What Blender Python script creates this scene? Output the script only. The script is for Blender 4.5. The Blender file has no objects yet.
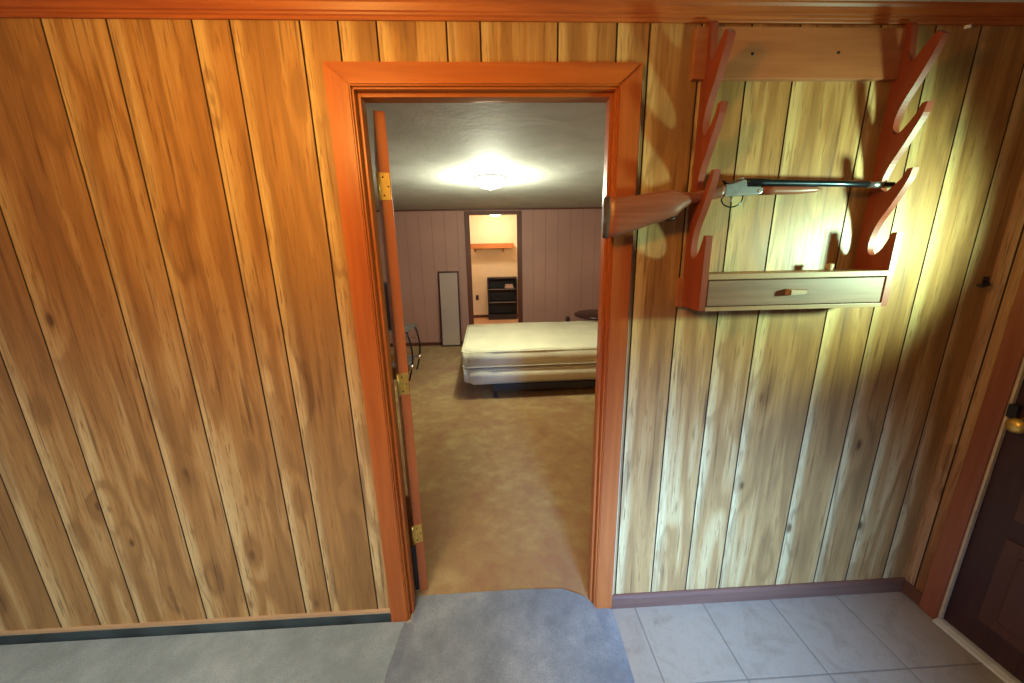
import bpy, bmesh, math, random
from mathutils import Vector, Matrix, Euler
random.seed(7)
S = bpy.context.scene
COL = S.collection

# ------------------------------------------------------------------ camera
F_PX, PITCH, YAW, ROLL = 363.524, 0.2412, 0.0428, -0.0188
cam_d = bpy.data.cameras.new('camera'); cam = bpy.data.objects.new('camera', cam_d); COL.objects.link(cam)
cam_d.sensor_width = 36.0; cam_d.lens = F_PX * 36.0 / 1024.0; cam_d.clip_start = 0.02
fw = Vector((math.sin(YAW)*math.cos(PITCH), math.cos(YAW)*math.cos(PITCH), -math.sin(PITCH)))
rt = Vector((math.cos(YAW), -math.sin(YAW), 0)); up = rt.cross(fw)
r2 = rt*math.cos(ROLL) + up*math.sin(ROLL); u2 = -rt*math.sin(ROLL) + up*math.cos(ROLL)
m = Matrix((r2, u2, -fw)).transposed().to_4x4(); m.translation = Vector((0, -1.2696, 1.5388))
cam.matrix_world = m
S.camera = cam

# ------------------------------------------------------------------ world, colour, lights
S.view_settings.view_transform = 'Standard'; S.view_settings.look = 'None'
S.view_settings.exposure = 0.0; S.view_settings.gamma = 1.0; S.view_settings.use_curve_mapping = False
w = bpy.data.worlds.new('world'); S.world = w; w.use_nodes = True
w.node_tree.nodes['Background'].inputs[0].default_value = (0.70, 0.86, 1.0, 1)
w.node_tree.nodes['Background'].inputs[1].default_value = 0.11

def area(name, loc, target, col, power, sx, sy, spread=180):
    d = bpy.data.lights.new(name, 'AREA'); d.shape = 'RECTANGLE'; d.size = sx; d.size_y = sy
    d.color = col; d.energy = power; d.spread = math.radians(spread)
    o = bpy.data.objects.new(name, d); COL.objects.link(o); o.location = loc
    o.rotation_euler = (Vector(target)-Vector(loc)).to_track_quat('-Z', 'Y').to_euler(); return o
def spot(name, loc, target, col, power, ang, blend, rad):
    d = bpy.data.lights.new(name, 'SPOT'); d.spot_size = math.radians(ang); d.spot_blend = blend
    d.color = col; d.energy = power; d.shadow_soft_size = rad
    o = bpy.data.objects.new(name, d); COL.objects.link(o); o.location = loc
    o.rotation_euler = (Vector(target)-Vector(loc)).to_track_quat('-Z', 'Y').to_euler(); return o
def bulb(name, loc, col, power, rad):
    d = bpy.data.lights.new(name, 'POINT'); d.color = col; d.energy = power; d.shadow_soft_size = rad
    o = bpy.data.objects.new(name, d); COL.objects.link(o); o.location = loc; return o
# warm ceiling lamp of the front room, behind and above the camera
bulb('front_room_lamp', (-0.55, -0.88, 2.06), (1.0, 0.50, 0.10), 40, 0.10)
# leafy daylight from the right, by way of the exterior door's added, unseen glass
spot('door_daylight', (1.77, -0.60, 1.52), (1.20, 0.0, 1.56), (0.60, 1.0, 0.66), 105, 86, 1.0, 0.055)
# added cool fill lights behind the camera, for the floor and low wall
area('cool_floor_fill', (-1.0, -1.75, 2.1), (-1.0, -0.6, 0.0), (0.70, 0.88, 1.0), 24, 2.6, 0.6, 80)
area('cool_low_wall_fill', (0.7, -2.5, 1.25), (0.80, -0.02, 0.26), (0.20, 0.47, 1.0), 20, 0.5, 0.5, 40)

# ------------------------------------------------------------------ materials
class NT:
    def __init__(s, name, rough=0.5, spec=0.5, metal=0.0):
        s.m = bpy.data.materials.new(name); s.m.use_nodes = True; s.t = s.m.node_tree
        s.b = s.t.nodes['Principled BSDF']; s.b.inputs['Roughness'].default_value = rough
        s.b.inputs['Metallic'].default_value = metal; s.b.inputs['Specular IOR Level'].default_value = spec
    def n(s, typ, **kw):
        n = s.t.nodes.new(typ)
        for k, v in kw.items(): setattr(n, k, v)
        return n
    def l(s, a, b): s.t.links.new(a, b)
    def inp(s, node, key, v):
        if hasattr(v, 'is_output') or hasattr(v, 'links'): s.l(v, node.inputs[key])
        else: node.inputs[key].default_value = v
    def math(s, op, a, b=0.0, c=None, clamp=False):
        n = s.n('ShaderNodeMath', operation=op, use_clamp=clamp)
        s.inp(n, 0, a); s.inp(n, 1, b)
        if c is not None: s.inp(n, 2, c)
        return n.outputs[0]
    def comb(s, x, y, z):
        n = s.n('ShaderNodeCombineXYZ'); s.inp(n, 0, x); s.inp(n, 1, y); s.inp(n, 2, z); return n.outputs[0]
    def noise(s, vec, scale=5, detail=3, rough=0.5, dist=0.0):
        n = s.n('ShaderNodeTexNoise'); n.inputs['Scale'].default_value = scale; n.inputs['Detail'].default_value = detail
        n.inputs['Roughness'].default_value = rough; n.inputs['Distortion'].default_value = dist
        s.l(vec, n.inputs['Vector']); return n.outputs[0]
    def ramp(s, fac, stops):
        n = s.n('ShaderNodeValToRGB'); cr = n.color_ramp
        while len(cr.elements) < len(stops): cr.elements.new(0.5)
        for e, (p, c) in zip(cr.elements, stops): e.position = p; e.color = (*c, 1)
        s.l(fac, n.inputs[0]); return n.outputs[0]
    def mix(s, f, a, b, mode='MIX'):
        n = s.n('ShaderNodeMix', data_type='RGBA', blend_type=mode); n.clamp_factor = True
        s.inp(n, 0, f); s.inp(n, 6, a if hasattr(a, 'links') else (*a, 1)); s.inp(n, 7, b if hasattr(b, 'links') else (*b, 1))
        return n.outputs[2]
    def mr(s, v, a, b, c=0.0, d=1.0, smooth=True):
        n = s.n('ShaderNodeMapRange', interpolation_type='SMOOTHSTEP' if smooth else 'LINEAR')
        s.inp(n, 0, v); n.inputs[1].default_value = a; n.inputs[2].default_value = b
        n.inputs[3].default_value = c; n.inputs[4].default_value = d; return n.outputs[0]
    def bump(s, h, strength, dist=0.002):
        n = s.n('ShaderNodeBump'); n.inputs['Strength'].default_value = strength; n.inputs['Distance'].default_value = dist
        s.l(h, n.inputs['Height']); s.l(n.outputs[0], s.b.inputs['Normal'])
    def col(s, c): s.l(c, s.b.inputs['Base Color'])
    def obj(s):
        t = s.n('ShaderNodeTexCoord').outputs['Object']; x = s.n('ShaderNodeSeparateXYZ'); s.l(t, x.inputs[0])
        return t, x.outputs[0], x.outputs[1], x.outputs[2]

def paneling(name, pale, mid, dark, sap, strength=1.0, rough=0.38, axis='x', seed=0.0):
    k = NT(name, rough, 0.5); t, x, y, z = k.obj()
    a = x if axis == 'x' else y
    uv = k.n('ShaderNodeUVMap', uv_map='plank').outputs[0]; sp = k.n('ShaderNodeSeparateXYZ'); k.l(uv, sp.inputs[0])
    u, pid = sp.outputs[0], k.math('ADD', sp.outputs[1], seed)
    # knots: sparse stretched cells
    kv = k.comb(k.math('MULTIPLY', u, 7.0), k.math('MULTIPLY', pid, 5.37), k.math('MULTIPLY', z, 3.4))
    vo = k.n('ShaderNodeTexVoronoi', feature='F1'); k.l(kv, vo.inputs['Vector']); vo.inputs['Scale'].default_value = 1.0
    vo.inputs['Randomness'].default_value = 1.0
    csep = k.n('ShaderNodeSeparateColor'); k.l(vo.outputs['Color'], csep.inputs[0])
    d = k.math('ADD', vo.outputs['Distance'], k.math('MULTIPLY', k.math('GREATER_THAN', csep.outputs[0], 0.5), 0.6))
    wob = k.noise(k.comb(k.math('MULTIPLY', a, 6), pid, k.math('MULTIPLY', z, 1.5)), 1.0, 2)
    d2 = k.math('ADD', d, k.math('MULTIPLY', k.math('SUBTRACT', wob, 0.5), 0.22))
    knot = k.mr(d2, 0.03, 0.12, 1.0, 0.0)
    halo = k.mr(d2, 0.05, 0.55, 1.0, 0.0)
    # cathedral grain: contour lines of a stretched noise field, bent round the knots
    base = k.noise(k.comb(k.math('ADD', k.math('MULTIPLY', u, 7.0), k.math('MULTIPLY', pid, 11.3)), pid, k.math('MULTIPLY', z, 0.85)), 1.0, 2.0, 0.4, 0.35)
    fld = k.math('ADD', k.math('MULTIPLY', base, 26.0), k.math('MULTIPLY', halo, 5.0))
    fld = k.math('ADD', fld, k.math('MULTIPLY', k.noise(k.comb(k.math('MULTIPLY', a, 40), pid, k.math('MULTIPLY', z, 3)), 1.0, 3), 3.0))
    rings = k.math('MULTIPLY_ADD', k.math('SINE', fld), 0.5, 0.5)
    rings = k.math('POWER', rings, 1.8)
    fine = k.noise(k.comb(k.math('MULTIPLY', a, 105), pid, k.math('MULTIPLY', z, 4.5)), 1.0, 4.0, 0.65)
    broad = k.noise(k.comb(k.math('ADD', k.math('MULTIPLY', u, 14.0), k.math('MULTIPLY', pid, 4.1)), 3.3, k.math('MULTIPLY', z, 0.7)), 1.0, 3.0, 0.55)
    f = k.math('ADD', k.math('MULTIPLY', broad, 1.35), k.math('MULTIPLY', rings, 0.24))
    f = k.math('ADD', f, k.math('MULTIPLY', fine, 0.55))
    wn = k.n('ShaderNodeTexWhiteNoise', noise_dimensions='1D'); k.l(pid, wn.inputs['W'])
    f = k.math('ADD', f, k.math('MULTIPLY', wn.outputs['Value'], 0.16))
    f = k.math('SUBTRACT', f, 0.66)
    f = k.math('ADD', f, k.math('MULTIPLY', halo, 0.16))
    c = k.ramp(f, [(0.08, pale), (0.42, mid), (0.82, tuple(.55*p+.45*q for p, q in zip(mid, dark))), (1.0, dark)])
    # pale sapwood band on one edge of each board
    wig = k.math('MULTIPLY', k.math('SUBTRACT', k.noise(k.comb(pid, 0.0, k.math('MULTIPLY', z, 1.1)), 1.0, 2), 0.5), 0.075)
    sapf = k.mr(k.math('ADD', u, wig), 0.012, 0.05, 0.85, 0.0)
    sapf = k.math('MULTIPLY', sapf, k.mr(fine, 0.35, 0.7, 1.0, 0.45))
    c = k.mix(sapf, c, sap)
    c = k.mix(k.math('MULTIPLY', knot, 0.9), c, tuple(v*0.6 for v in dark))
    pore = k.noise(k.comb(k.math('MULTIPLY', a, 125), k.math('ADD', pid, 5.0), k.math('MULTIPLY', z, 9.0)), 1.0, 2, 0.6)
    c = k.mix(k.mr(pore, 0.55, 0.68, 0.0, 0.8*strength), c, tuple(.5*p+.5*q for p, q in zip(mid, dark)))
    ringl = k.mr(rings, 0.60, 0.95, 0.0, 0.46*strength)
    c = k.mix(ringl, c, tuple(.6*p+.4*q for p, q in zip(mid, dark)))
    streak = k.mr(k.noise(k.comb(k.math('MULTIPLY', a, 62), k.math('ADD', pid, 9.0), k.math('MULTIPLY', z, 2.4)), 1.0, 2), 0.57, 0.74, 0.0, 0.65 * strength)
    c = k.mix(streak, c, dark)
    k.col(c)
    k.l(k.mr(fine, 0.2, 0.8, rough-0.06, rough+0.12), k.b.inputs['Roughness'])
    k.bump(fine, 0.12, 0.001)
    return k.m

def wood(name, c1, c2, rough=0.4, axis='z', sc=60, spec=0.4, dark=None):
    k = NT(name, rough, spec); t, x, y, z = k.obj()
    st = 0.06
    v = {'z': (x, y, k.math('MULTIPLY', z, st)), 'x': (k.math('MULTIPLY', x, st), y, z), 'y': (x, k.math('MULTIPLY', y, st), z)}[axis]
    vec = k.comb(*v)
    a = k.noise(vec, sc, 4, 0.6, 0.4); b = k.noise(vec, sc*0.2, 3, 0.5, 0.8)
    f = k.math('ADD', k.math('MULTIPLY', a, 0.55), k.math('MULTIPLY', b, 0.45))
    st_ = [(0.34, c1), (0.62, c2)]
    if dark: st_.append((0.8, dark))
    k.col(k.ramp(f, st_)); k.bump(a, 0.08, 0.0008)
    return k.m

def plain(name, c, rough=0.5, metal=0.0, var=0.12, sc=20, spec=0.5, bump=0.0):
    k = NT(name, rough, spec, metal); t, *_ = k.obj()
    n = k.noise(t, sc, 3)
    k.col(k.ramp(n, [(0.3, tuple(v*(1-var) for v in c)), (0.7, tuple(min(1, v*(1+var)) for v in c))]))
    if bump: k.bump(n, bump, 0.003)
    return k.m

def carpet_mat(name, c1, c2, c3, big=1.6, bscale=0.5):
    k = NT(name, 0.95, 0.1); t, x, y, z = k.obj()
    a = k.noise(t, big, 3, 0.6, 0.6); f = k.noise(t, 9, 4, 0.7); g = k.noise(t, 260, 2, 0.7)
    mixv = k.math('ADD', k.math('MULTIPLY', a, 0.55), k.math('MULTIPLY', f, 0.45))
    c = k.ramp(mixv, [(0.38, c1), (0.5, c2), (0.62, c3)])
    c = k.mix(k.mr(g, 0.35, 0.7, 0.0, 0.45), c, tuple(v*0.45 for v in c2))
    k.col(c)
    h = k.math('ADD', g, k.math('MULTIPLY', f, 1.5)); k.bump(h, bscale, 0.006 if bscale < 0.8 else 0.02)
    k.b.inputs['Sheen Weight'].default_value = 0.25
    return k.m

M = {}
M['panel'] = paneling('oak_paneling', (0.56, 0.355, 0.145), (0.40, 0.195, 0.06), (0.10, 0.036, 0.012), (0.66, 0.46, 0.21))
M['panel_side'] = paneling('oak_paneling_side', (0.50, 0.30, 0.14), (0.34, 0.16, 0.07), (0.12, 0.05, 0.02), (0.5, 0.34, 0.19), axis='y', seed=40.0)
M['groove'] = plain('groove_black', (0.03, 0.014, 0.006), 0.8)
M['casing'] = wood('stained_casing', (0.50, 0.135, 0.026), (0.36, 0.085, 0.018), 0.33, 'z', 40)
M['casing_h'] = wood('stained_casing_level', (0.50, 0.135, 0.026), (0.36, 0.085, 0.018), 0.33, 'x', 40)
M['crown'] = wood('stained_crown', (0.52, 0.16, 0.04), (0.33, 0.085, 0.022), 0.38, 'x', 50)
M['casing_side'] = wood('dull_brown_casing', (0.30, 0.10, 0.05), (0.22, 0.065, 0.032), 0.4, 'z', 40)
M['base_brown'] = wood('brown_baseboard', (0.17, 0.075, 0.045), (0.12, 0.048, 0.03), 0.4, 'x', 40)
M['base_dark'] = plain('dark_slate_base', (0.035, 0.045, 0.045), 0.5, var=0.4, sc=8)
M['base_cap'] = wood('tan_base_cap', (0.42, 0.26, 0.13), (0.3, 0.16, 0.07), 0.5, 'x', 40)
M['rack'] = wood('red_brown_rack', (0.30, 0.060, 0.028), (0.21, 0.038, 0.018), 0.42, 'z', 30)
M['rack_board'] = wood('rack_board_wood', (0.46, 0.16, 0.06), (0.34, 0.105, 0.038), 0.45, 'x', 45)
M['drawer'] = wood('drawer_front_wood', (0.27, 0.15, 0.10), (0.17, 0.085, 0.058), 0.45, 'x', 70, dark=(0.13, 0.06, 0.04))
M['rack_edge'] = wood('rack_shelf_wood', (0.42, 0.26, 0.15), (0.30, 0.17, 0.09), 0.45, 'x', 60)
M['stock'] = wood('walnut_stock', (0.36, 0.125, 0.075), (0.22, 0.07, 0.042), 0.35, 'x', 45)
M['steel'] = plain('receiver_steel', (0.45, 0.47, 0.50), 0.32, 0.85, 0.12, 60)
M['blued'] = plain('blued_barrel', (0.045, 0.06, 0.08), 0.25, 0.9, 0.2, 30)
M['black'] = plain('black_plastic', (0.012, 0.010, 0.014), 0.45)
M['rubber'] = plain('dark_rubber', (0.06, 0.03, 0.025), 0.7)
M['brass'] = plain('brass', (0.80, 0.52, 0.13), 0.35, 0.75, 0.12, 60)
M['screw'] = plain('dark_screw', (0.03, 0.02, 0.015), 0.5, 0.5)
M['ceil_front'] = plain('front_ceiling_paint', (0.74, 0.78, 0.66), 0.8, var=0.04, sc=8)
M['hdoor'] = wood('hall_door_wood', (0.46, 0.14, 0.045), (0.33, 0.085, 0.03), 0.4, 'z', 40)
M['dark_door'] = wood('dark_exterior_door', (0.060, 0.022, 0.022), (0.035, 0.012, 0.014), 0.4, 'z', 40)
M['dark_panel'] = wood('dark_door_panel', (0.10, 0.036, 0.026), (0.065, 0.022, 0.018), 0.4, 'z', 40)
M['weather'] = plain('pale_weatherstrip', (0.52, 0.40, 0.27), 0.6)
M['thresh'] = plain('aluminium_threshold', (0.56, 0.53, 0.46), 0.4, 0.3)
M['chrome'] = plain('chrome', (0.8, 0.8, 0.8), 0.15, 1.0, 0.03)
M['carpet'] = carpet_mat('grey_front_carpet', (0.19, 0.20, 0.175), (0.235, 0.25, 0.22), (0.29, 0.30, 0.265), 2.2)
M['mat'] = carpet_mat('slate_doorway_carpet', (0.135, 0.135, 0.135), (0.19, 0.19, 0.185), (0.26, 0.255, 0.24), 3.0)
M['bcarpet'] = carpet_mat('tan_bedroom_carpet', (0.44, 0.165, 0.04), (0.52, 0.27, 0.065), (0.66, 0.42, 0.13), 1.3, 0.9)
M['cfloor'] = plain('closet_floor_boards', (0.66, 0.37, 0.20), 0.5, var=0.08)
M['mattress'] = plain('cream_mattress', (0.70, 0.64, 0.46), 0.85, var=0.07, sc=4, spec=0.2, bump=0.15)
M['piping'] = plain('mattress_piping', (0.74, 0.70, 0.52), 0.8)
M['mauve'] = plain('mauve_wall', (0.43, 0.225, 0.18), 0.6, var=0.1, sc=1.2)
M['mauve_groove'] = plain('mauve_wall_groove', (0.30, 0.16, 0.14), 0.8)
M['dkbrown'] = wood('dark_brown_trim', (0.15, 0.040, 0.020), (0.10, 0.027, 0.014), 0.5, 'z', 40)
M['cream'] = plain('cream_closet_wall', (0.84, 0.65, 0.42), 0.7, var=0.04, sc=3)
M['shelf'] = wood('orange_shelf_board', (0.52, 0.18, 0.045), (0.42, 0.13, 0.03), 0.5, 'x', 40)
M['cab'] = plain('near_black_cabinet', (0.022, 0.013, 0.014), 0.5)
M['cabshelf'] = plain('grey_shelf_edge', (0.20, 0.17, 0.16), 0.5)
M['white'] = plain('white_plastic', (0.8, 0.79, 0.74), 0.5, var=0.05)
M['cloth'] = plain('pale_pink_cloth', (0.62, 0.42, 0.36), 0.9)
M['brown_plate'] = plain('brown_outlet_plate', (0.07, 0.02, 0.015), 0.4)
M['tan'] = plain('tan_cork', (0.50, 0.36, 0.24), 0.8, var=0.4, sc=90)
M['burg'] = plain('dark_burgundy_lacquer', (0.045, 0.012, 0.014), 0.3)
M['grey_top'] = plain('smoked_grey_top', (0.13, 0.125, 0.115), 0.25)

k = NT('bedroom_ceiling_paint', 0.75, 0.3); t, *_ = k.obj()
a = k.noise(t, 3.0, 4, 0.6, 0.6); b = k.noise(t, 45, 2)
k.col(k.ramp(a, [(0.3, (0.40, 0.40, 0.37)), (0.7, (0.52, 0.52, 0.49))])); k.bump(k.math('ADD', a, k.math('MULTIPLY', b, 0.3)), 0.35, 0.012); M['bceil'] = k.m

k = NT('vinyl_tile', 0.42, 0.45); t, x, y, z = k.obj()
T = 0.308
def cell(v, off):
    q = k.math('DIVIDE', k.math('ADD', v, off), T)
    fr = k.math('FRACT', q); e = k.math('MINIMUM', fr, k.math('SUBTRACT', 1.0, fr))
    return k.math('FLOOR', q), e
cx_, ex = cell(x, -0.5755+3.08); cy_, ey = cell(y, 0.3118+6.16)
e = k.math('MINIMUM', ex, ey)
wn = k.n('ShaderNodeTexWhiteNoise', noise_dimensions='2D'); k.l(k.comb(cx_, cy_, 0.0), wn.inputs['Vector'])
a = k.noise(t, 7, 5, 0.7, 0.8); sp_ = k.noise(t, 90, 2, 0.6)
c = k.ramp(a, [(0.3, (0.24, 0.185, 0.125)), (0.52, (0.33, 0.265, 0.19)), (0.72, (0.28, 0.22, 0.155))])
c = k.mix(k.mr(sp_, 0.58, 0.72, 0.0, 0.35), c, (0.2, 0.15, 0.1))
c = k.mix(k.math('MULTIPLY', wn.outputs['Value'], 0.14), c, (0.25, 0.21, 0.17))
c = k.mix(k.mr(e, 0.005, 0.013, 0.6, 0.0), c, (0.10, 0.08, 0.06))
k.col(c); k.bump(k.mr(e, 0.0, 0.02), 0.4, 0.001); M['tile'] = k.m

k = NT('mirror_glass', 0.12, 0.5, 0.6); k.b.inputs['Base Color'].default_value = (0.72, 0.66, 0.62, 1); M['mirror'] = k.m
k = NT('window_glass', 0.02); k.b.inputs['Transmission Weight'].default_value = 1.0; M['glass'] = k.m
def glow(name, c, e):
    k = NT(name, 0.4); k.b.inputs['Base Color'].default_value = (.9, .88, .8, 1)
    k.b.inputs['Emission Color'].default_value = (*c, 1); k.b.inputs['Emission Strength'].default_value = e; return k.m
M['dome'] = glow('lit_glass_dome', (1.0, 0.98, 0.88), 6.0)
M['dome_warm'] = glow('lit_warm_dome', (1.0, 0.86, 0.62), 5.0)

# ------------------------------------------------------------------ helpers
def link(name, me, mats, parent=None, smooth=False):
    o = bpy.data.objects.new(name, me); COL.objects.link(o)
    for mm in (mats if isinstance(mats, (list, tuple)) else [mats]): me.materials.append(M[mm])
    if parent: o.parent = parent
    if smooth:
        for p in me.polygons: p.use_smooth = True
    return o
def tomesh(bm, name):
    bmesh.ops.recalc_face_normals(bm, faces=bm.faces)
    me = bpy.data.meshes.new(name); bm.to_mesh(me); bm.free(); return me
def add_box(bm, x0, x1, y0, y1, z0, z1, bev=0.0, mi=0):
    b = bmesh.new(); bmesh.ops.create_cube(b, size=1)
    for v in b.verts: v.co = Vector(((x0+x1)/2+v.co.x*(x1-x0), (y0+y1)/2+v.co.y*(y1-y0), (z0+z1)/2+v.co.z*(z1-z0)))
    if bev: bmesh.ops.bevel(b, geom=b.edges[:], offset=bev, segments=2, affect='EDGES', profile=0.6)
    for f_ in b.faces: f_.material_index = mi
    me = bpy.data.meshes.new('t'); b.to_mesh(me); b.free(); bm.from_mesh(me); bpy.data.meshes.remove(me)
def box(name, mat, x0, x1, y0, y1, z0, z1, parent=None, bev=0.002):
    bm = bmesh.new(); add_box(bm, x0, x1, y0, y1, z0, z1, bev); return link(name, tomesh(bm, name), mat, parent)
def boxes(name, mat, lst, parent=None, bev=0.002):
    bm = bmesh.new()
    for q in lst: add_box(bm, *q, bev)
    return link(name, tomesh(bm, name), mat, parent)
def prism(name, mat, pts, a0, a1, axis, parent=None, bev=0.0, smooth=False):
    """extrude a closed 2-D outline; axis 'x': pts are (y,z); 'y': (x,z); 'z': (x,y)"""
    bm = bmesh.new()
    P = {'x': lambda p, a: (a, p[0], p[1]), 'y': lambda p, a: (p[0], a, p[1]), 'z': lambda p, a: (p[0], p[1], a)}[axis]
    v0 = [bm.verts.new(P(p, a0)) for p in pts]; v1 = [bm.verts.new(P(p, a1)) for p in pts]
    n = len(pts); caps = [bm.faces.new(v0), bm.faces.new(v1[::-1])]
    for i in range(n): bm.faces.new((v0[i], v0[(i+1) % n], v1[(i+1) % n], v1[i]))
    bmesh.ops.recalc_face_normals(bm, faces=bm.faces)
    if bev:
        ed = [e_ for e_ in bm.edges if any(f_ in caps for f_ in e_.link_faces)]
        bmesh.ops.bevel(bm, geom=ed, offset=bev, segments=2, affect='EDGES', profile=0.5)
    return link(name, tomesh(bm, name), mat, parent, smooth)
def add_tube(bm, pts, rad, seg=10, cap=True, squash=None):
    pts = [Vector(p) for p in pts]; rs = rad if isinstance(rad, (list, tuple)) else [rad]*len(pts)
    rings = []; prev = None
    for i, p in enumerate(pts):
        d = (pts[min(i+1, len(pts)-1)]-pts[max(i-1, 0)]).normalized()
        if prev is None:
            a = Vector((0, 0, 1)) if abs(d.z) < 0.9 else Vector((1, 0, 0)); nrm = d.cross(a).normalized()
        else:
            nrm = (prev - d*prev.dot(d)).normalized()
        prev = nrm; bn = d.cross(nrm)
        rings.append([bm.verts.new(p+(nrm*math.cos(2*math.pi*j/seg)+bn*math.sin(2*math.pi*j/seg))*rs[i]) for j in range(seg)])
    for i in range(len(rings)-1):
        for j in range(seg): bm.faces.new((rings[i][j], rings[i][(j+1) % seg], rings[i+1][(j+1) % seg], rings[i+1][j]))
    if cap: bm.faces.new(rings[0][::-1]); bm.faces.new(rings[-1])
def tube(name, mat, pts, rad, parent=None, seg=10):
    bm = bmesh.new(); add_tube(bm, pts, rad, seg); return link(name, tomesh(bm, name), mat, parent, True)
def lathe(name, mat, prof, loc, axis='z', parent=None, seg=28):
    """prof: (radius, height) list"""
    bm = bmesh.new(); rings = []
    for r_, h in prof:
        ring = []
        for j in range(seg):
            a = 2*math.pi*j/seg; c_, s_ = r_*math.cos(a), r_*math.sin(a)
            co = {'z': (c_, s_, h), 'y': (c_, h, s_), 'x': (h, c_, s_)}[axis]; ring.append(bm.verts.new(co))
        rings.append(ring)
    for i in range(len(rings)-1):
        for j in range(seg): bm.faces.new((rings[i][j], rings[i][(j+1) % seg], rings[i+1][(j+1) % seg], rings[i+1][j]))
    bm.faces.new(rings[0]); bm.faces.new(rings[-1][::-1])
    o = link(name, tomesh(bm, name), mat, None, True); o.location = loc
    if parent: o.parent = parent
    return o
def thing(name, label, cat, loc=(0, 0, 0), group=None):
    o = bpy.data.objects.new(name, None); COL.objects.link(o); o.empty_display_size = 0.05
    o['base'] = 0; del o['base']
    tag(o, label, cat, group); return o
def tag(o, label, cat, group=None):
    o['label'] = label; o['category'] = cat
    if group: o['group'] = group
    return o
def struct(o): o['kind'] = 'structure'; return o
def sroot(name):
    o = bpy.data.objects.new(name, None); COL.objects.link(o); return struct(o)

# paneled wall section: front face with real V grooves, each board with its own local coordinate and number
def panel_strip(bm, uvl, a0, a1, z0, z1, grooves, place, gw=0.0028, gd=0.004, mi=(0, 1)):
    gs = sorted(g for g in grooves)
    edges = [-99.0]+gs+[99.0]
    for i in range(len(edges)-1):
        e0, e1 = edges[i]+gw, edges[i+1]-gw
        if e1 <= a0 or e0 >= a1: continue
        p0, p1 = max(e0, a0), min(e1, a1)
        q = [(p0, 0, z0), (p1, 0, z0), (p1, 0, z1), (p0, 0, z1)]
        f_ = bm.faces.new([bm.verts.new(place(*c_)) for c_ in q]); f_.material_index = mi[0]
        org = edges[i] if edges[i] > -50 else a0-0.05
        for lp, c_ in zip(f_.loops, q): lp[uvl].uv = (c_[0]-org, i)
    for g in gs:
        if g-gw < a0 or g+gw > a1: continue
        for (s0, d0), (s1, d1) in (((g-gw, 0), (g, gd)), ((g, gd), (g+gw, 0))):
            f_ = bm.faces.new([bm.verts.new(place(s0, d0, z0)), bm.verts.new(place(s1, d1, z0)), bm.verts.new(place(s1, d1, z1)), bm.verts.new(place(s0, d0, z1))])
            f_.material_index = mi[1]

# ------------------------------------------------------------------ SETTING
XR = 1.824           # right wall
ZC = 2.248           # front ceiling
WT = 0.10            # partition thickness
DL, DR, DH = -0.416, 0.3997, 2.03     # doorway clear between casings
G = [-2.95, -2.75, -2.60, -2.35, -2.20, -2.09, -1.839, -1.684, -1.5285, -1.2551, -1.079, -0.8455, -0.7407, -0.5442, -0.435, -0.3249, -0.122, -0.0224, 0.2092,
     0.3887, 0.489, 0.6493, 0.8049, 0.9572, 1.2166, 1.3957, 1.545, 1.72]
bm = bmesh.new(); uvl = bm.loops.layers.uv.new('plank')
pl = lambda a, d, z: (a, d, z)
panel_strip(bm, uvl, -3.1, DL-0.02, 0, ZC, G, pl)
panel_strip(bm, uvl, DR+0.02, XR, 0, ZC, G, pl)
panel_strip(bm, uvl, DL-0.02, DR+0.02, DH+0.02, ZC, G, pl)
bmesh.ops.remove_doubles(bm, verts=bm.verts, dist=1e-5)
for q in ((-3.1, DL-0.02, 0.006, WT-0.005, 0, ZC), (DR+0.02, XR+0.1, 0.006, WT-0.005, 0, ZC), (DL-0.02, DR+0.02, 0.006, WT-0.005, DH+0.02, ZC)): add_box(bm, *q, 0, 1)
for q in ((-3.1, DL-0.02, WT-0.005, WT, 0, ZC), (DR+0.02, XR+0.8, WT-0.005, WT, 0, ZC), (DL-0.02, DR+0.02, WT-0.005, WT, DH+0.02, ZC)): add_box(bm, *q, 0, 2)
me = bpy.data.meshes.new('wall_front'); bm.to_mesh(me); bm.free()
struct(link('wall_front', me, ['panel', 'groove', 'mauve']))

# right wall: panel strip, then the exterior door, then panels on toward the camera
DY0, DY1 = -0.148, -1.06
bm = bmesh.new(); uvl = bm.loops.layers.uv.new('plank')
pr = lambda a, d, z: (XR+d, a, z)
GR = [-0.044, -1.3, -1.42, -1.6, -1.75, -2.0, -2.15, -2.4, -2.6, -2.8]
panel_strip(bm, uvl, DY0+0.01, 0.0, 0, ZC, GR, pr)
panel_strip(bm, uvl, -3.0, DY1-0.01, 0, ZC, GR, pr)
panel_strip(bm, uvl, DY1-0.01, DY0+0.01, 2.06, ZC, GR, pr)
bmesh.ops.remove_doubles(bm, verts=bm.verts, dist=1e-5)
for q in ((XR+0.006, XR+0.1, DY0+0.01, 0.006, 0, ZC), (XR+0.006, XR+0.1, -3.0, DY1-0.01, 0, ZC), (XR+0.006, XR+0.1, DY1-0.01, DY0+0.01, 2.06, ZC)): add_box(bm, *q, 0, 1)
me = bpy.data.meshes.new('wall_right'); bm.to_mesh(me); bm.free()
struct(link('wall_right', me, ['panel_side', 'groove']))

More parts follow.
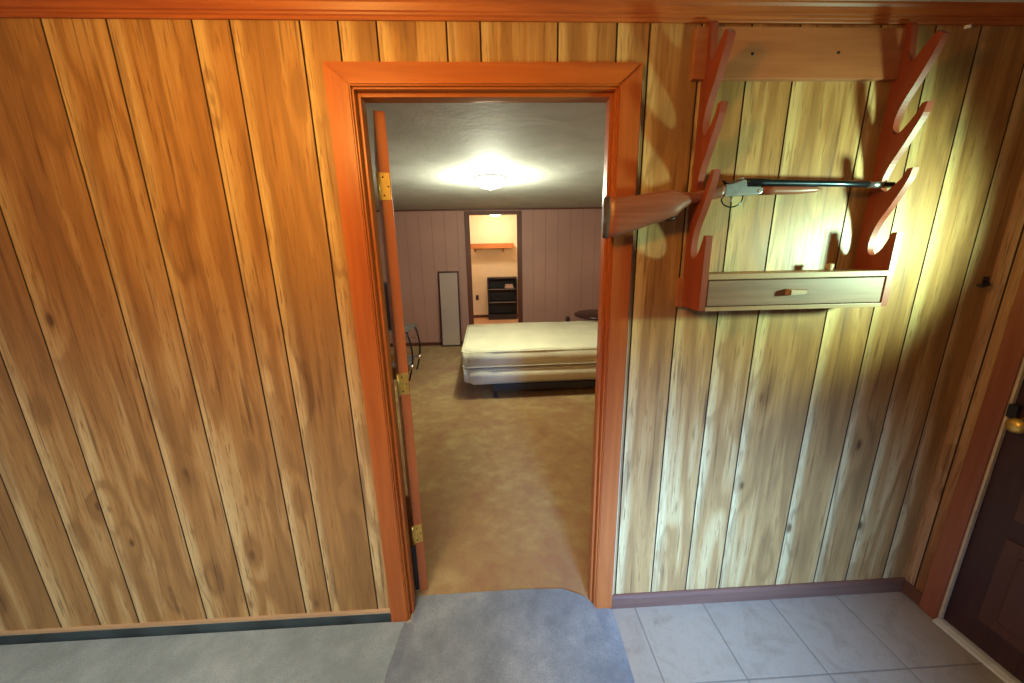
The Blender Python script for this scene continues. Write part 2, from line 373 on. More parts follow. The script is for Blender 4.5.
# floors
struct(box('floor', 'tile', -3.1, XR+0.1, -3.0, 0.05, -0.05, 0.0, None, 0))
struct(box('floor', 'bcarpet', -2.2, 2.6, 0.05, 4.87, -0.05, 0.004, None, 0))
struct(box('floor', 'cfloor', -1.2, 1.2, 4.87, 7.5, -0.05, 0.004, None, 0))
struct(box('ceiling', 'ceil_front', -3.1, XR+0.1, -3.0, 0.05, ZC, ZC+0.05, None, 0))
struct(box('ceiling', 'bceil', -2.2, 2.6, WT, 4.85, 2.213, 2.27, None, 0))
struct(box('ceiling', 'cream', -1.2, 1.2, 4.95, 7.5, 2.37, 2.42, None, 0))

# crown moulding of the front room: stepped profile
cp = [(0, 2.200), (-0.010, 2.200), (-0.013, 2.203), (-0.013, 2.208), (-0.011, 2.2095), (-0.016, 2.212), (-0.018, 2.217), (-0.0155, 2.2185), (-0.021, 2.221),
      (-0.025, 2.229), (-0.031, 2.237), (-0.040, 2.243), (-0.042, ZC), (0, ZC)]
cp = [(a*0.58, b) for a, b in cp]
struct(prism('trim_1', 'crown', cp, -3.1, XR, 'x'))

# baseboards
struct(prism('baseboard_left', 'base_dark', [(0, 0), (-0.012, 0), (-0.012, 0.047), (-0.010, 0.049), (0, 0.049)], -3.1, -0.4894, 'x'))
struct(prism('trim_2', 'base_cap', [(0, 0.0495), (-0.012, 0.0495), (-0.009, 0.058), (0, 0.0605)], -3.1, -0.4894, 'x'))
struct(prism('baseboard_right', 'base_brown', [(0, 0), (-0.014, 0), (-0.014, 0.052), (-0.010, 0.062), (-0.004, 0.066), (0, 0.066)], 0.4719, XR, 'x'))
struct(box('baseboard_corner', 'base_brown', XR-0.012, XR, -0.088, -0.0145, 0, 0.062))

# doorway to the bedroom: mitred casing, jambs, stops
d1 = sroot('door_1')
def casing(parent, x0i, x1i, zi, wdt, thick, ybase, sgn, mat, mat_h):
    # left / right legs and head, mitred, with a rounded outer bead
    x0o, x1o, zo = x0i-wdt, x1i+wdt, zi+wdt*0.86
    y0, y1 = ybase, ybase+sgn*thick
    def leg(pts, mm):
        bm = bmesh.new(); a = [bm.verts.new((x, y0, z)) for x, z in pts]; b = [bm.verts.new((x, y1, z)) for x, z in pts]
        bm.faces.new(a); ft = bm.faces.new(b[::-1])
        for i in range(4): bm.faces.new((a[i], a[(i+1) % 4], b[(i+1) % 4], b[i]))
        bmesh.ops.recalc_face_normals(bm, faces=bm.faces)
        bmesh.ops.bevel(bm, geom=[e_ for e_ in ft.edges], offset=0.004, segments=2, affect='EDGES')
        link('casing', tomesh(bm, 'casing'), mm, parent)
    leg([(x0o, 0), (x0i, 0), (x0i, zi), (x0o, zo)], mat)
    leg([(x1i, 0), (x1o, 0), (x1o, zo), (x1i, zi)], mat)
    leg([(x0i+0.0004, zi+0.0004), (x1i-0.0004, zi+0.0004), (x1o-0.0004, zo), (x0o+0.0004, zo)], mat_h)
casing(d1, DL, DR, DH, 0.0725, 0.016, 0.0, -1, 'casing', 'casing_h')
casing(d1, DL, DR, DH, 0.0725, 0.016, WT, 1, 'dkbrown', 'dkbrown')
JY0, JY1 = -0.003, WT+0.003
box('jamb', 'casing', DL-0.019, DL+0.006, JY0, JY1, 0, DH, d1, 0.001)
box('jamb', 'casing', DR-0.006, DR+0.019, JY0, JY1, 0, DH, d1, 0.001)
box('jamb', 'casing_h', DL-0.019, DR+0.019, JY0, JY1, DH-0.006, DH+0.018, d1, 0.001)
boxes('door_stop', 'casing', [(DL+0.006, DL+0.017, 0.022, 0.058, 0, DH-0.006), (DR-0.017, DR-0.006, 0.022, 0.058, 0, DH-0.006)], d1, 0.0015)
box('door_stop', 'casing_h', DL+0.017, DR-0.017, 0.022, 0.058, DH-0.018, DH-0.006, d1, 0.0015)
# strike plate
box('strike_plate', 'brass', DR-0.0075, DR-0.0055, 0.066, 0.09, 0.93, 0.99, d1, 0)
# narrow pale edge strip on the right of the casing
box('caulk_strip', 'weather', 0.4723, 0.4775, -0.004, 0.0, 0.066, 2.05, d1, 0)

# open door, swung into the bedroom; its hinge edge faces the front room
def rotz_pts(o, ang, piv):
    o.matrix_world = Matrix.Translation(piv) @ Matrix.Rotation(ang, 4, 'Z')
slab = sroot('door_2')
rotz_pts(slab, math.radians(107.0), Vector((-0.356, 0.125, 0)))
def raised(name, mat, x0, x1, y0, y1, z0, z1, parent): return box(name, mat, x0, x1, y0, y1, z0, z1, parent, 0.006)
# local: x along the door away from hinges, y thickness (0..0.036)
box('door_slab', 'hdoor', 0.0, 0.76, 0.0, 0.036, 0.012, 2.008, slab, 0.0015)
for z in (1.77, 1.035, 0.328):
    h = box('hinge', 'brass', -0.0022, 0.0, 0.003, 0.040, z-0.045, z+0.045, slab, 0.0006)
    for dz in (-0.03, 0.0, 0.03):
        lathe('hinge_screw', 'screw', [(0.0032, -0.0008), (0.0028, 0.0), (0.001, 0.0005)], (-0.0024, 0.018+0.008*(1 if dz else -1), z+dz), 'x', h, 10)
    tube('hinge_knuckle', 'brass', [(-0.004, 0.042, z-0.046), (-0.004, 0.042, z+0.046)], 0.0055, h, 12)
box('black_gap_strip', 'black', -0.002, 0.0, 0.036, 0.055, 0.03, 0.27, slab, 0.001)  # black strip put in to keep the lower hinge gap dark
lathe('door_knob', 'brass', [(0.026, 0), (0.026, 0.004), (0.010, 0.008), (0.010, 0.03), (0.024, 0.04), (0.027, 0.052), (0.02, 0.064), (0.004, 0.068)], (0.70, 0.036, 0.95), 'y', slab)

# ------------------------------------------------------------------ exterior door in the right wall
d3 = sroot('door_3')
for (y0, y1, z0, z1) in ((-0.148, -0.086, 0, 2.12), (DY1-0.065, DY1, 0, 2.12)):
    box('casing', 'casing_side', XR-0.016, XR+0.001, y0, y1, z0, z1, d3, 0.003)
box('casing', 'casing_side', XR-0.016, XR+0.001, DY1, DY0, 2.055, 2.12, d3, 0.003)
boxes('weatherstrip', 'weather', [(XR-0.010, XR+0.004, DY0-0.009, DY0-0.0005, 0.02, 2.05), (XR-0.010, XR+0.004, DY1+0.0005, DY1+0.009, 0.02, 2.05), (XR-0.010, XR+0.004, DY1+0.009, DY0-0.009, 2.041, 2.05)], d3, 0.001)
prism('threshold', 'thresh', [(XR-0.030, 0), (XR-0.026, 0.008), (XR-0.010, 0.016), (XR+0.06, 0.018), (XR+0.06, 0)], DY1, DY0-0.0005, 'y', d3)
# slab with an unseen glazed upper half, added to admit the side daylight: stiles and rails round a pane, raised panels below
LZ0, LZ1, LY0, LY1 = 1.16, 1.90, -0.90, -0.30
boxes('door_slab', 'dark_door', [(XR+0.005, XR+0.045, DY1+0.010, DY0-0.010, 0.02, LZ0), (XR+0.005, XR+0.045, DY1+0.010, LY0, LZ0, LZ1),
      (XR+0.005, XR+0.045, LY1, DY0-0.010, LZ0, LZ1), (XR+0.005, XR+0.045, DY1+0.010, DY0-0.010, LZ1, 2.04)], d3, 0)
box('added_pane', 'glass', XR+0.022, XR+0.028, LY0, LY1, LZ0, LZ1, d3, 0)
boxes('added_glazing_bead', 'dark_door', [(XR-0.004, XR+0.006, LY0-0.02, LY1+0.02, LZ0-0.02, LZ0), (XR-0.004, XR+0.006, LY0-0.02, LY1+0.02, LZ1, LZ1+0.02),
      (XR-0.004, XR+0.006, LY0-0.02, LY0, LZ0, LZ1), (XR-0.004, XR+0.006, LY1, LY1+0.02, LZ0, LZ1)], d3, 0.002)
for y0, y1 in ((-0.575, -0.245), (-0.97, -0.635)):
    for z0, z1 in ((0.13, 0.50), (0.58, 1.06)):
        p = bmesh.new()
        # raised panel: frame moulding then a bevelled field
        add_box(p, XR-0.001, XR+0.0055, y0, y1, z0, z1, 0.002); add_box(p, XR-0.008, XR+0.003, y0+0.045, y1-0.045, z0+0.045, z1-0.045, 0.007)
        link('raised_panel', tomesh(p, 'raised_panel'), 'dark_panel', d3)
box('latch_plate', 'black', XR-0.012, XR+0.006, -0.176, -0.151, 0.935, 0.985, d3, 0.002)
lathe('door_knob', 'brass', [(0.027, 0.006), (0.027, 0.0), (0.012, -0.004), (0.011, -0.022), (0.020, -0.028), (0.026, -0.040), (0.024, -0.052), (0.013, -0.060), (0.003, -0.061)], (XR, -0.205, 0.925), 'x', d3)
lathe('deadbolt', 'brass', [(0.024, 0.006), (0.024, -0.004), (0.016, -0.012), (0.003, -0.013)], (XR, -0.205, 1.04), 'x', d3)

# ------------------------------------------------------------------ front carpets
c = prism('carpet', 'carpet', [(-3.05, -3.0), (-0.47, -3.0), (-0.45, -0.2), (-0.432, -0.05), (-0.425, -0.018), (-3.05, -0.0135)], 0.0, 0.007, 'z', None, 0.002)
tag(c, 'pale grey carpet along the dark baseboard left of the doorway', 'carpet')
c = prism('carpet', 'mat', [(-0.468, -3.0), (0.43, -3.0), (0.466, -0.30), (0.4705, -0.14), (0.472, -0.03), (0.468, -0.018), (0.43, -0.012), (0.392, 0.015), (0.355, 0.056), (0.27, 0.094), (0.10, 0.102), (-0.15, 0.100), (-0.398, 0.098), (-0.400, -0.02), (-0.424, -0.030), (-0.431, -0.05), (-0.449, -0.2)], 0.0, 0.010, 'z', None, 0.003)
tag(c, 'slate blue-grey carpet runner leading through the doorway beside the tiles', 'carpet')

# ------------------------------------------------------------------ gun rack
rk = thing('gun_rack', 'red-brown wooden wall gun rack with hooked brackets and a small drawer', 'gun rack')
def smooth_closed(pts, n=4):
    out = []; N = len(pts)
    for i in range(N):
        p0, p1, p2, p3 = pts[i-1], pts[i], pts[(i+1) % N], pts[(i+2) % N]
        if p1[2] or p2[2]:      # corner flags keep segments straight
            out.append(p1[:2]); continue
        for j in range(n):
            t_ = j/n
            out.append(tuple(0.5*((2*p1[q])+(-p0[q]+p2[q])*t_+(2*p0[q]-5*p1[q]+4*p2[q]-p3[q])*t_*t_+(-p0[q]+3*p1[q]-3*p2[q]+p3[q])*t_**3) for q in (0, 1)))
    return out
def bracket_outline(dz):
    prof = [(0, 1.340, 1), (0, 2.196, 1), (0.026, 2.196, 1), (0.034, 2.185, 0), (0.038, 2.15, 0), (0.043, 2.105, 0), (0.052, 2.084, 0), (0.066, 2.086, 0), (0.088, 2.108, 0), (0.106, 2.124, 0), (0.116, 2.134, 1), (0.138, 2.116, 1)]
    for k_ in range(2):
        z = -0.18*k_; q_ = dz if k_ == 1 else 0.0
        prof += [(0.131, 2.10+z, 0), (0.112, 2.062+z, 0), (0.085, 2.015+z, 0), (0.058, 1.972+z, 0), (0.043, 1.935+z, 0), (0.040, 1.905+z+q_, 0), (0.047, 1.884+z+q_, 0), (0.062, 1.880+z+q_, 0),
                 (0.085, 1.898+z+q_*0.8, 0), (0.108, 1.925+z, 0), (0.119, 1.948+z, 1), (0.137, 1.948+z, 1)]
    z = -0.36
    prof += [(0.131, 2.10+z, 0), (0.112, 2.062+z, 0), (0.085, 2.015+z, 0), (0.058, 1.972+z, 0), (0.043, 1.930+z, 0), (0.040, 1.895+z, 0), (0.047, 1.872+z, 0), (0.062, 1.866+z, 0),
             (0.085, 1.880+z, 0), (0.102, 1.905+z, 0), (0.116, 1.938+z, 1), (0.133, 1.938+z, 1), (0.133, 1.340, 1)]
    return [(-a*0.905, b) for a, b in smooth_closed(prof, 4)]
XL0, XL1, XR0, XR1 = 0.662, 0.683, 1.285, 1.306
prism('side_bracket', 'rack', bracket_outline(-0.017), XL0, XL1, 'x', rk)
prism('side_bracket', 'rack', bracket_outline(0.007), XR0, XR1, 'x', rk)
box('top_board', 'rack_board', 0.625, XR0, -0.018, 0.0, 2.046, 2.184, rk, 0.002)
box('bottom_board', 'rack_board', 0.642, XR0, -0.012, 0.0, 1.338, 1.44, rk, 0.001)
for x, z in ((0.806, 2.113), (1.078, 2.117)):
    lathe('screw', 'screw', [(0.0045, 0.0), (0.004, -0.0015), (0.001, -0.002)], (x, -0.0182, z), 'y', rk, 12)
box('shelf_top', 'rack_edge', XL1, XR0, -0.121, -0.0, 1.4405, 1.458, rk, 0.0015)
box('shelf_bottom', 'rack_edge', XL1, XR0, -0.121, -0.012, 1.338, 1.352, rk, 0.0015)
dr = bmesh.new()
add_box(dr, XL1+0.004, XR0-0.006, -0.1195, -0.106, 1.3545, 1.4365, 0.0015)
for q in ((XL1+0.008, XL1+0.016, -0.106, -0.02, 1.356, 1.42), (XR0-0.018, XR0-0.010, -0.106, -0.02, 1.356, 1.42), (XL1+0.008, XR0-0.010, -0.106, -0.02, 1.355, 1.359)): add_box(dr, *q, 0)
dr = link('drawer', tomesh(dr, 'drawer'), 'drawer', rk)
# faceted wooden pull
hb = bmesh.new()
A = [(0.945, -0.1195, 1.384), (1.018, -0.1195, 1.388), (1.024, -0.1195, 1.403), (0.945, -0.1195, 1.407)]
B = [(0.948, -0.142, 1.387), (1.004, -0.138, 1.390), (1.006, -0.138, 1.401), (0.948, -0.142, 1.404)]
va = [hb.verts.new(p) for p in A]; vb = [hb.verts.new(p) for p in B]
hb.faces.new(va); hb.faces.new(vb[::-1])
for i in range(4): hb.faces.new((va[i], va[(i+1) % 4], vb[(i+1) % 4], vb[i]))
bmesh.ops.bevel(hb, geom=hb.edges[:], offset=0.002, segments=2, affect='EDGES')
link('drawer_pull', tomesh(hb, 'drawer_pull'), 'rack_edge', dr)

# small cork on the rack shelf
c = lathe('cork_stopper', 'tan', [(0.003, 0.0), (0.0095, 0.001), (0.011, 0.009), (0.0125, 0.018), (0.011, 0.022), (0.003, 0.0225)], (1.142, -0.055, 1.458))
tag(c, 'small tan cork lying on the gun rack shelf near the right bracket', 'cork')

# ------------------------------------------------------------------ shotgun
sg = thing('shotgun', 'break-action shotgun with reddish walnut stock resting on the wall rack', 'shotgun')
GY = -0.060
def loft(name, mat, secs, parent, smooth=True, seg=16, power=2.6):
    """secs: (x, zc, half_h, half_w, yoff): rounded cross-sections along x"""
    bm = bmesh.new(); rings = []
    for x, zc, hh, hw, yo in secs:
        ring = []
        for j in range(seg):
            a = 2*math.pi*j/seg; c_, s_ = math.cos(a), math.sin(a)
            ring.append(bm.verts.new((x, GY+yo+hw*math.copysign(abs(c_)**(2/power), c_), zc+hh*math.copysign(abs(s_)**(2/power), s_))))
        rings.append(ring)
    for i in range(len(rings)-1):
        for j in range(seg): bm.faces.new((rings[i][j], rings[i][(j+1) % seg], rings[i+1][(j+1) % seg], rings[i+1][j]))
    bm.faces.new(rings[0]); bm.faces.new(rings[-1][::-1])
    return link(name, tomesh(bm, name), mat, parent, smooth)
stock = loft('stock', 'stock', [(0.366, 1.640, 0.0635, 0.019, 0), (0.40, 1.6425, 0.061, 0.0205, 0), (0.46, 1.654, 0.0535, 0.021, 0), (0.52, 1.668, 0.048, 0.021, 0), (0.556, 1.675, 0.0465, 0.0205, 0),
      (0.572, 1.677, 0.044, 0.020, 0), (0.590, 1.680, 0.037, 0.018, 0), (0.606, 1.688, 0.027, 0.017, 0), (0.632, 1.695, 0.0185, 0.015, 0), (0.665, 1.7015, 0.0165, 0.0145, 0), (0.70, 1.708, 0.0185, 0.0165, 0), (0.724, 1.714, 0.0205, 0.017, 0), (0.733, 1.7155, 0.021, 0.017, 0)], sg, power=2.3)
loft('butt_pad', 'rubber', [(0.352, 1.640, 0.062, 0.0185, 0), (0.3565, 1.640, 0.0645, 0.0195, 0), (0.366, 1.640, 0.0645, 0.0197, 0)], sg, power=2.3)
loft('pistol_grip_cap', 'black', [(0.562, 1.630, 0.005, 0.014, 0), (0.572, 1.632, 0.006, 0.016, 0), (0.584, 1.638, 0.004, 0.012, 0)], sg)
prism('receiver', 'steel', [(0.733, 1.6975), (0.848, 1.7025), (0.856, 1.709), (0.856, 1.722), (0.846, 1.7265), (0.803, 1.7275), (0.800, 1.744), (0.792, 1.749), (0.776, 1.742), (0.756, 1.736), (0.733, 1.734)], GY-0.0165, GY+0.0165, 'y', sg, 0.003)
lathe('hinge_pin', 'chrome', [(0.0045, 0.0), (0.004, -0.0015), (0.001, -0.002)], (0.842, GY-0.0165, 1.7135), 'y', sg, 12)
prism('top_lever', 'steel', [(0.752, 1.735), (0.766, 1.7395), (0.792, 1.748), (0.795, 1.754), (0.786, 1.754), (0.762, 1.744), (0.745, 1.741)], GY-0.006, GY+0.006, 'y', sg, 0.001)
tube('barrel', 'blued', [(0.800, GY, 1.7395), (0.86, GY, 1.7395), (0.90, GY, 1.7385), (1.10, GY, 1.7340), (1.30, GY, 1.7280)], [0.0135, 0.0130, 0.0115, 0.0098, 0.0094], sg, 20)
tube('muzzle_band', 'steel', [(1.215, GY, 1.7303), (1.262, GY, 1.7289)], [0.0099, 0.0099], sg, 18)
lathe('bead_sight', 'brass', [(0.0025, 0), (0.003, 0.003), (0.001, 0.005)], (1.275, GY, 1.7375), 'z', sg, 10)
loft('fore_end', 'stock', [(0.857, 1.7145, 0.0125, 0.014, 0), (0.90, 1.7155, 0.0130, 0.0145, 0), (0.98, 1.7150, 0.0120, 0.0135, 0), (1.04, 1.7165, 0.0085, 0.011, 0), (1.058, 1.7185, 0.004, 0.006, 0)], sg)
gp = [(0.737, GY, 1.698)]+[(0.768+0.035*math.cos(a), GY, 1.693+0.026*math.sin(a)) for a in [math.radians(d) for d in range(190, 361, 17)]]+[(0.803, GY, 1.701)]
tube('trigger_guard', 'blued', gp, 0.0022, sg, 8)
tube('trigger', 'steel', [(0.765, GY, 1.698), (0.768, GY, 1.688), (0.764, GY, 1.679)], [0.003, 0.0022, 0.0016], sg, 8)
tube('hammer', 'blued', [(0.742, GY, 1.733), (0.737, GY, 1.744), (0.729, GY, 1.747)], [0.005, 0.004, 0.003], sg, 8)

# small marks on the wall
bm = bmesh.new(); add_tube(bm, [(1.486, -0.004, 2.1935), (1.506, -0.004, 2.1955)], [0.0052, 0.0046], 12); add_tube(bm, [(1.496, 0.0, 2.1945), (1.496, -0.010, 2.1945)], [0.004, 0.0055], 10)
tag(link('cable_clip', tomesh(bm, 'cable_clip'), 'white', None, True), 'small white clip under the crown moulding at upper right', 'clip')
bm = bmesh.new(); add_tube(bm, [(1.80, 0.0, 1.40), (1.80, -0.012, 1.40), (1.785, -0.026, 1.392), (1.765, -0.024, 1.385), (1.758, -0.012, 1.392)], 0.0038, 8); add_box(bm, 1.79, 1.812, -0.004, 0.0, 1.385, 1.42, 0.001)
tag(link('coat_hook', tomesh(bm, 'coat_hook'), 'black', None, True), 'small black hook in the right-hand corner of the paneling', 'hook')

# ------------------------------------------------------------------ BEDROOM
def plain_wall(name, x0, x1, z0, z1, y, grooves):
    bm = bmesh.new(); uvl = bm.loops.layers.uv.new('plank')
    return bm
FY = 4.85
GB = [-2.0+0.203*i for i in range(24)]
bm = bmesh.new(); uvl = bm.loops.layers.uv.new('plank'); pf = lambda a, d, z: (a, FY+d, z)
OX0, OX1, OZ = -0.393, 0.384, 2.128
panel_strip(bm, uvl, -2.2, OX0-0.01, 0, 2.213, GB, pf, 0.003, 0.003); panel_strip(bm, uvl, OX1+0.01, 2.6, 0, 2.213, GB, pf, 0.003, 0.003)
panel_strip(bm, uvl, OX0-0.01, OX1+0.01, OZ+0.01, 2.213, GB, pf, 0.003, 0.003)
bmesh.ops.remove_doubles(bm, verts=bm.verts, dist=1e-5)
for q in ((-2.2, OX0-0.01, FY+0.005, FY+0.1, 0, 2.213), (OX1+0.01, 2.6, FY+0.005, FY+0.1, 0, 2.213), (OX0-0.01, OX1+0.01, FY+0.005, FY+0.1, OZ+0.01, 2.213)): add_box(bm, *q, 0, 0)
me = bpy.data.meshes.new('wall_far'); bm.to_mesh(me); bm.free()
struct(link('wall_far', me, ['mauve', 'mauve_groove']))
struct(box('wall_bedroom_left', 'mauve', -2.25, -2.2, WT, FY, 0, 2.213, None, 0))
struct(box('wall_bedroom_right', 'mauve', 2.6, 2.65, WT, FY, 0, 2.213, None, 0))
struct(boxes('trim_3', 'dkbrown', [(-2.2, 2.6, FY-0.014, FY, 2.190, 2.213)], None, 0.002))
struct(boxes('baseboard_far', 'dkbrown', [(-2.2, OX0-0.072, FY-0.012, FY, 0.004, 0.06), (OX1+0.072, 2.6, FY-0.012, FY, 0.004, 0.06)], None, 0.002))
d4 = sroot('door_4')
boxes('casing', 'dkbrown', [(OX0-0.07, OX0+0.012, FY-0.016, FY, 0.004, OZ+0.05)], d4, 0.002)
boxes('casing', 'dkbrown', [(OX1-0.01, OX1+0.07, FY-0.016, FY, 0.004, OZ+0.05)], d4, 0.002)
boxes('casing', 'dkbrown', [(OX0+0.0125, OX1-0.0105, FY-0.016, FY, OZ, OZ+0.05)], d4, 0.002)
boxes('jamb', 'dkbrown', [(OX0-0.012, OX0, FY, FY+0.10, 0.004, OZ)], d4, 0); boxes('jamb', 'dkbrown', [(OX1, OX1+0.012, FY, FY+0.10, 0.004, OZ)], d4, 0)
boxes('jamb', 'dkbrown', [(OX0, OX1, FY, FY+0.10, OZ, OZ+0.012)], d4, 0)
# closet room beyond
CY = 7.5
struct(box('wall_closet_back', 'cream', -1.2, 1.2, CY, CY+0.05, 0, 2.45, None, 0))
struct(box('wall_closet_left', 'cream', -0.78, -0.74, 4.95, CY, 0, 2.45, None, 0))
struct(box('wall_closet_right', 'cream', 0.86, 0.90, 4.95, CY, 0, 2.45, None, 0))
struct(box('baseboard_closet', 'dkbrown', -0.74, 0.86, CY-0.012, CY, 0.004, 0.07, None, 0.002))

# lights of these rooms
def dome_light(x, y, z, r, mat, label, col, power):
    t = thing('ceiling_light', label, 'ceiling light')
    lathe('canopy', 'white', [(r*0.93, 0), (r*0.96, -0.006), (r*0.90, -0.018), (r*0.5, -0.02)], (x, y, z), 'z', t)
    lathe('glass_shade', mat, [(r, -0.012), (r*1.02, -0.025), (r*0.95, -0.055), (r*0.75, -0.078), (r*0.42, -0.092), (r*0.1, -0.096)], (x, y, z), 'z', t)
    lathe('finial', 'brass', [(0.008, -0.094), (0.009, -0.102), (0.003, -0.110)], (x, y, z), 'z', t, 12)
    bulb('ceiling_bulb', (x, y, z-0.16), col, power, 0.08)
dome_light(-0.02, 2.36, 2.213, 0.135, 'dome', 'lit white glass dome light on the bedroom ceiling', (0.95, 1.0, 0.74), 98)
dome_light(0.04, 6.75, 2.37, 0.15, 'dome_warm', 'lit warm dome light in the closet beyond the far doorway', (1.0, 0.86, 0.66), 28)

# bed: steel frame, box spring, mattress (each lifts off the next)
def slab_soft(name, mat, L, Wd, H, sag, loc, rz, seed):
    bm = bmesh.new(); bmesh.ops.create_cube(bm, size=1)
    for v in bm.verts: v.co = Vector((L/2+v.co.x*L, Wd/2+v.co.y*Wd, H/2+v.co.z*H))
    vert = [e_ for e_ in bm.edges if abs((e_.verts[0].co-e_.verts[1].co).z) > H*0.5]
    bmesh.ops.bevel(bm, geom=vert, offset=0.07, segments=5, affect='EDGES')
    bmesh.ops.bevel(bm, geom=[e_ for e_ in bm.edges if abs((e_.verts[0].co-e_.verts[1].co).z) < 1e-4 and len(e_.link_faces) == 2 and abs(e_.calc_face_angle(0)) > 0.8], offset=0.022, segments=3, affect='EDGES')
    bmesh.ops.triangulate(bm, faces=[f_ for f_ in bm.faces if len(f_.verts) > 4])
    bmesh.ops.subdivide_edges(bm, edges=[e_ for e_ in bm.edges if e_.calc_length() > 0.18], cuts=6, use_grid_fill=True)
    rnd = random.Random(seed); ph = [rnd.uniform(0, 6.28) for _ in range(4)]
    for v in bm.verts:
        s_ = 0.5*math.sin(v.co.x*5+ph[0])+0.5*math.sin(v.co.x*11+v.co.y*3+ph[1]); tt = v.co.z/H
        v.co.z += sag*s_*(0.4+0.6*tt)*0.5; v.co.y += -0.006*math.sin(math.pi*tt)*(1 if v.co.y < Wd/2 else -1)+0.004*s_*(1 if tt > .5 else .3)
    o = link(name, tomesh(bm, name), mat, None, True); o.location = loc; o.rotation_euler = (0, 0, rz); return o
RZ = math.radians(1.5); BX, BY = -0.365, 2.40; BL, BW = 1.98, 1.50
fr = thing('bed_frame', 'black steel bed frame under the cream box spring', 'bed frame'); fr.location = (BX, BY, 0.004); fr.rotation_euler = (0, 0, RZ)
box('side_rail', 'black', 0.30, 1.93, 0.008, 0.046, 0.120, 0.158, fr, 0.002); box('side_rail', 'black', 0.30, 1.93, BW-0.05, BW-0.01, 0.120, 0.158, fr, 0.002)
boxes('side_lip', 'black', [(0.305, 1.93, -0.018, -0.013, 0.095, 0.157)], fr, 0.001)
boxes('side_bracket', 'black', [(0.305, 1.93, -0.004, 0.02, 0.118, 0.124)], fr, 0.001)
for x in (0.32, 1.86): box('cross_rail', 'black', x, x+0.035, 0.04, BW-0.05, 0.115, 0.150, fr, 0.002)
for x, y in ((0.335, 0.03), (1.85, 0.03), (0.335, BW-0.04), (1.85, BW-0.04)):
    lg = tube('leg', 'black', [(x, y, 0.125), (x, y, 0.035)], [0.016, 0.014], fr, 12)
    lathe('caster', 'black', [(0.012, 0.012), (0.022, 0.010), (0.022, -0.010), (0.012, -0.012)], (x, y, 0.022), 'y', lg, 16)
bs = slab_soft('box_spring', 'mattress', BL, BW, 0.178, 0.006, (BX, BY, 0.163), RZ, 3)
tag(bs, 'cream box spring on the black steel bed frame', 'box spring')
mt = slab_soft('mattress', 'mattress', BL, BW, 0.19, 0.012, (BX-0.004, BY-0.004, 0.352), RZ, 5)
tag(mt, 'bare cream mattress lying on top of the box spring', 'mattress')
def piping(parent, z, name='piping'):
    r_ = 0.07; pts = []
    for cx0, cy0, a0 in ((r_, r_, 180), (BL-r_, r_, 270), (BL-r_, BW-r_, 0), (r_, BW-r_, 90)):
        for d_ in range(0, 91, 18):
            a = math.radians(a0+d_); pts.append((cx0+(r_+0.001)*math.cos(a), cy0+(r_+0.001)*math.sin(a), z))
    pts.append(pts[0]); full = []
    for a, b in zip(pts, pts[1:]):
        n = max(1, int((Vector(b)-Vector(a)).length/0.1))
        for j in range(n): full.append(tuple(Vector(a).lerp(Vector(b), j/n)))
    full.append(pts[0])
    tube(name, 'piping', full, 0.006, parent, 8)
piping(mt, 0.176); piping(mt, 0.014); piping(bs, 0.165)

# leaning mirror
mr_ = thing('leaning_mirror', 'tall narrow dark-framed mirror leaning against the mauve far wall', 'mirror')
mr_.location = (-0.765, 4.74, 0.004); mr_.rotation_euler = (math.radians(-4.2), 0, math.radians(0))
boxes('frame', 'burg', [(-0.17, -0.145, -0.012, 0.012, 0, 1.25), (0.145, 0.17, -0.012, 0.012, 0, 1.25), (-0.145, 0.145, -0.012, 0.012, 0, 0.025), (-0.145, 0.145, -0.012, 0.012, 1.225, 1.25)], mr_, 0.002)
box('mirror_glass', 'mirror', -0.145, 0.145, -0.004, 0.008, 0.025, 1.225, mr_, 0)

# tv stand with bowed tubes, television on it
tv = thing('television_stand', 'low grey-topped stand with bowed black tube legs behind the open door', 'television stand')
SX0, SX1, SY0, SY1 = -1.84, -1.05, 3.02, 3.55
box('top_shelf', 'grey_top', SX0, SX1, SY0, SY1, 0.625, 0.645, tv, 0.006)
box('lower_shelf', 'grey_top', SX0+0.04, SX1-0.04, SY0+0.04, SY1-0.03, 0.19, 0.205, tv, 0.005)
for (x, y, sx) in ((SX1-0.03, SY0+0.04, 1), (SX1-0.03, SY1-0.04, 1), (SX0+0.03, SY0+0.04, -1), (SX0+0.03, SY1-0.04, -1)):
    pts = [(x+sx*(0.055*math.sin(math.pi*t_/10)-0.02*t_/10), y, 0.625-0.615*t_/10) for t_ in range(11)]
    lg = tube('leg', 'black', pts, 0.011, tv, 10)
    lathe('joint_ball', 'chrome', [(0.004, -0.034), (0.025, -0.024), (0.034, 0), (0.025, 0.024), (0.004, 0.034)], (x+sx*0.035, y-0.035, 0.20), 'y', lg, 18)
for x in (SX1-0.045,): tube('side_bar', 'chrome', [(x, SY0+0.03, 0.56), (x+0.01, SY1-0.05, 0.46)], 0.007, tv, 8)
te = thing('television', 'black television on the grey-topped stand, seen through the hinge gap', 'television')
box('cabinet', 'black', -1.80, -1.265, 3.12, 3.50, 0.645, 1.20, te, 0.012)
box('screen', 'mirror', -1.76, -1.30, 3.112, 3.121, 0.70, 1.16, te, 0.004)['label'] = 'dark glass screen'
te.children[1].data.materials[0] = M['black']

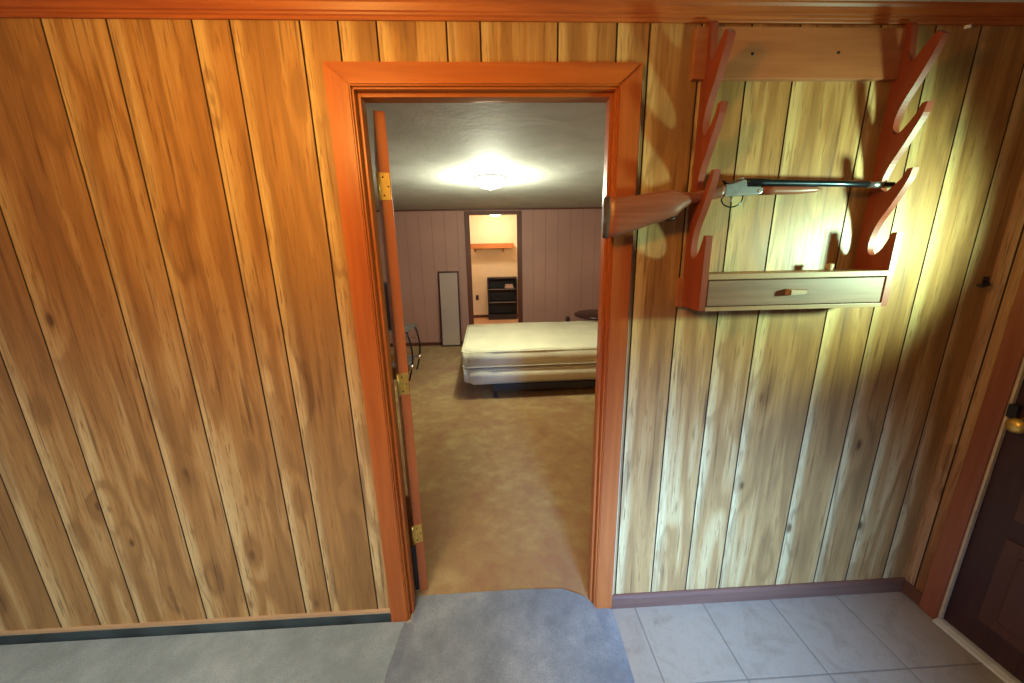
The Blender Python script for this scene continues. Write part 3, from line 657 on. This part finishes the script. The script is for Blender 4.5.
# low round table beyond the bed
tb = thing('round_table', 'dark burgundy round table behind the right end of the bed', 'table')
tb.location = (1.60, 4.25, 0.004)
lathe('tabletop', 'burg', [(0.36, 0.545), (0.385, 0.555), (0.385, 0.575), (0.37, 0.588), (0.05, 0.590)], (0, 0, 0), 'z', tb, 40)
lathe('pedestal', 'burg', [(0.20, 0.0), (0.20, 0.03), (0.06, 0.06), (0.035, 0.12), (0.05, 0.30), (0.035, 0.46), (0.09, 0.53), (0.09, 0.546)], (0, 0, 0), 'z', tb, 24)
bj = thing('finial_post', 'small dark wooden post standing behind the mattress near the round table', 'post'); bj.location = (1.10, 4.2, 0.004)
lathe('post', 'burg', [(0.11, 0), (0.11, 0.03), (0.022, 0.045), (0.020, 0.47), (0.034, 0.485), (0.038, 0.52), (0.03, 0.55), (0.01, 0.562)], (0, 0, 0), 'z', bj, 20)

# closet contents
sh = thing('wall_shelf', 'orange-brown wooden shelf on the cream closet wall', 'shelf')
box('shelf_board', 'shelf', -0.55, 0.44, CY-0.26, CY, 1.715, 1.735, sh, 0.002); box('fascia', 'shelf', -0.55, 0.44, CY-0.28, CY-0.26, 1.628, 1.737, sh, 0.002)
for x in (-0.46, 0.19): prism('bracket', 'shelf', [(CY-0.24, 1.714), (CY, 1.714), (CY, 1.55), (CY-0.2, 1.59)], x, x+0.03, 'x', sh)
cb = thing('shelf_unit', 'near-black open shelf unit on the closet floor', 'shelf unit'); 
CX0, CX1, CZ = -0.18, 0.50, 0.975
boxes('case', 'cab', [(CX0, CX0+0.025, CY-0.36, CY-0.02, 0.004, CZ), (CX1-0.025, CX1, CY-0.36, CY-0.02, 0.004, CZ), (CX0+0.025, CX1-0.025, CY-0.36, CY-0.02, CZ-0.03, CZ), (CX0+0.025, CX1-0.025, CY-0.36, CY-0.02, 0.004, 0.12), (CX0+0.025, CX1-0.025, CY-0.035, CY-0.02, 0.12, CZ-0.03)], cb, 0.002)
for z in (0.40, 0.70): box('shelf', 'cab', CX0+0.025, CX1-0.025, CY-0.355, CY-0.036, z, z+0.02, cb, 0.001); box('shelf_edging', 'cabshelf', CX0+0.025, CX1-0.025, CY-0.358, CY-0.355, z, z+0.02, cb, 0)
bm = bmesh.new()
for i, (dx, h_) in enumerate(((0, 0.05), (0.01, 0.045))): add_box(bm, 0.22+dx, 0.42-dx, CY-0.33, CY-0.14, 0.7205+i*0.05, 0.7205+i*0.05+h_, 0.018)
tag(link('folded_cloth', tomesh(bm, 'folded_cloth'), 'cloth', None, True), 'pale pink folded cloth on the upper shelf of the dark shelf unit', 'cloth')
ol = thing('wall_outlet', 'brown electrical outlet low on the cream closet wall', 'outlet')
box('cover_plate', 'brown_plate', -0.475, -0.405, CY-0.006, CY, 0.43, 0.55, ol, 0.002)
for z in (0.465, 0.515): box('socket', 'black', -0.456, -0.424, CY-0.008, CY-0.006, z-0.014, z+0.014, ol, 0.001)
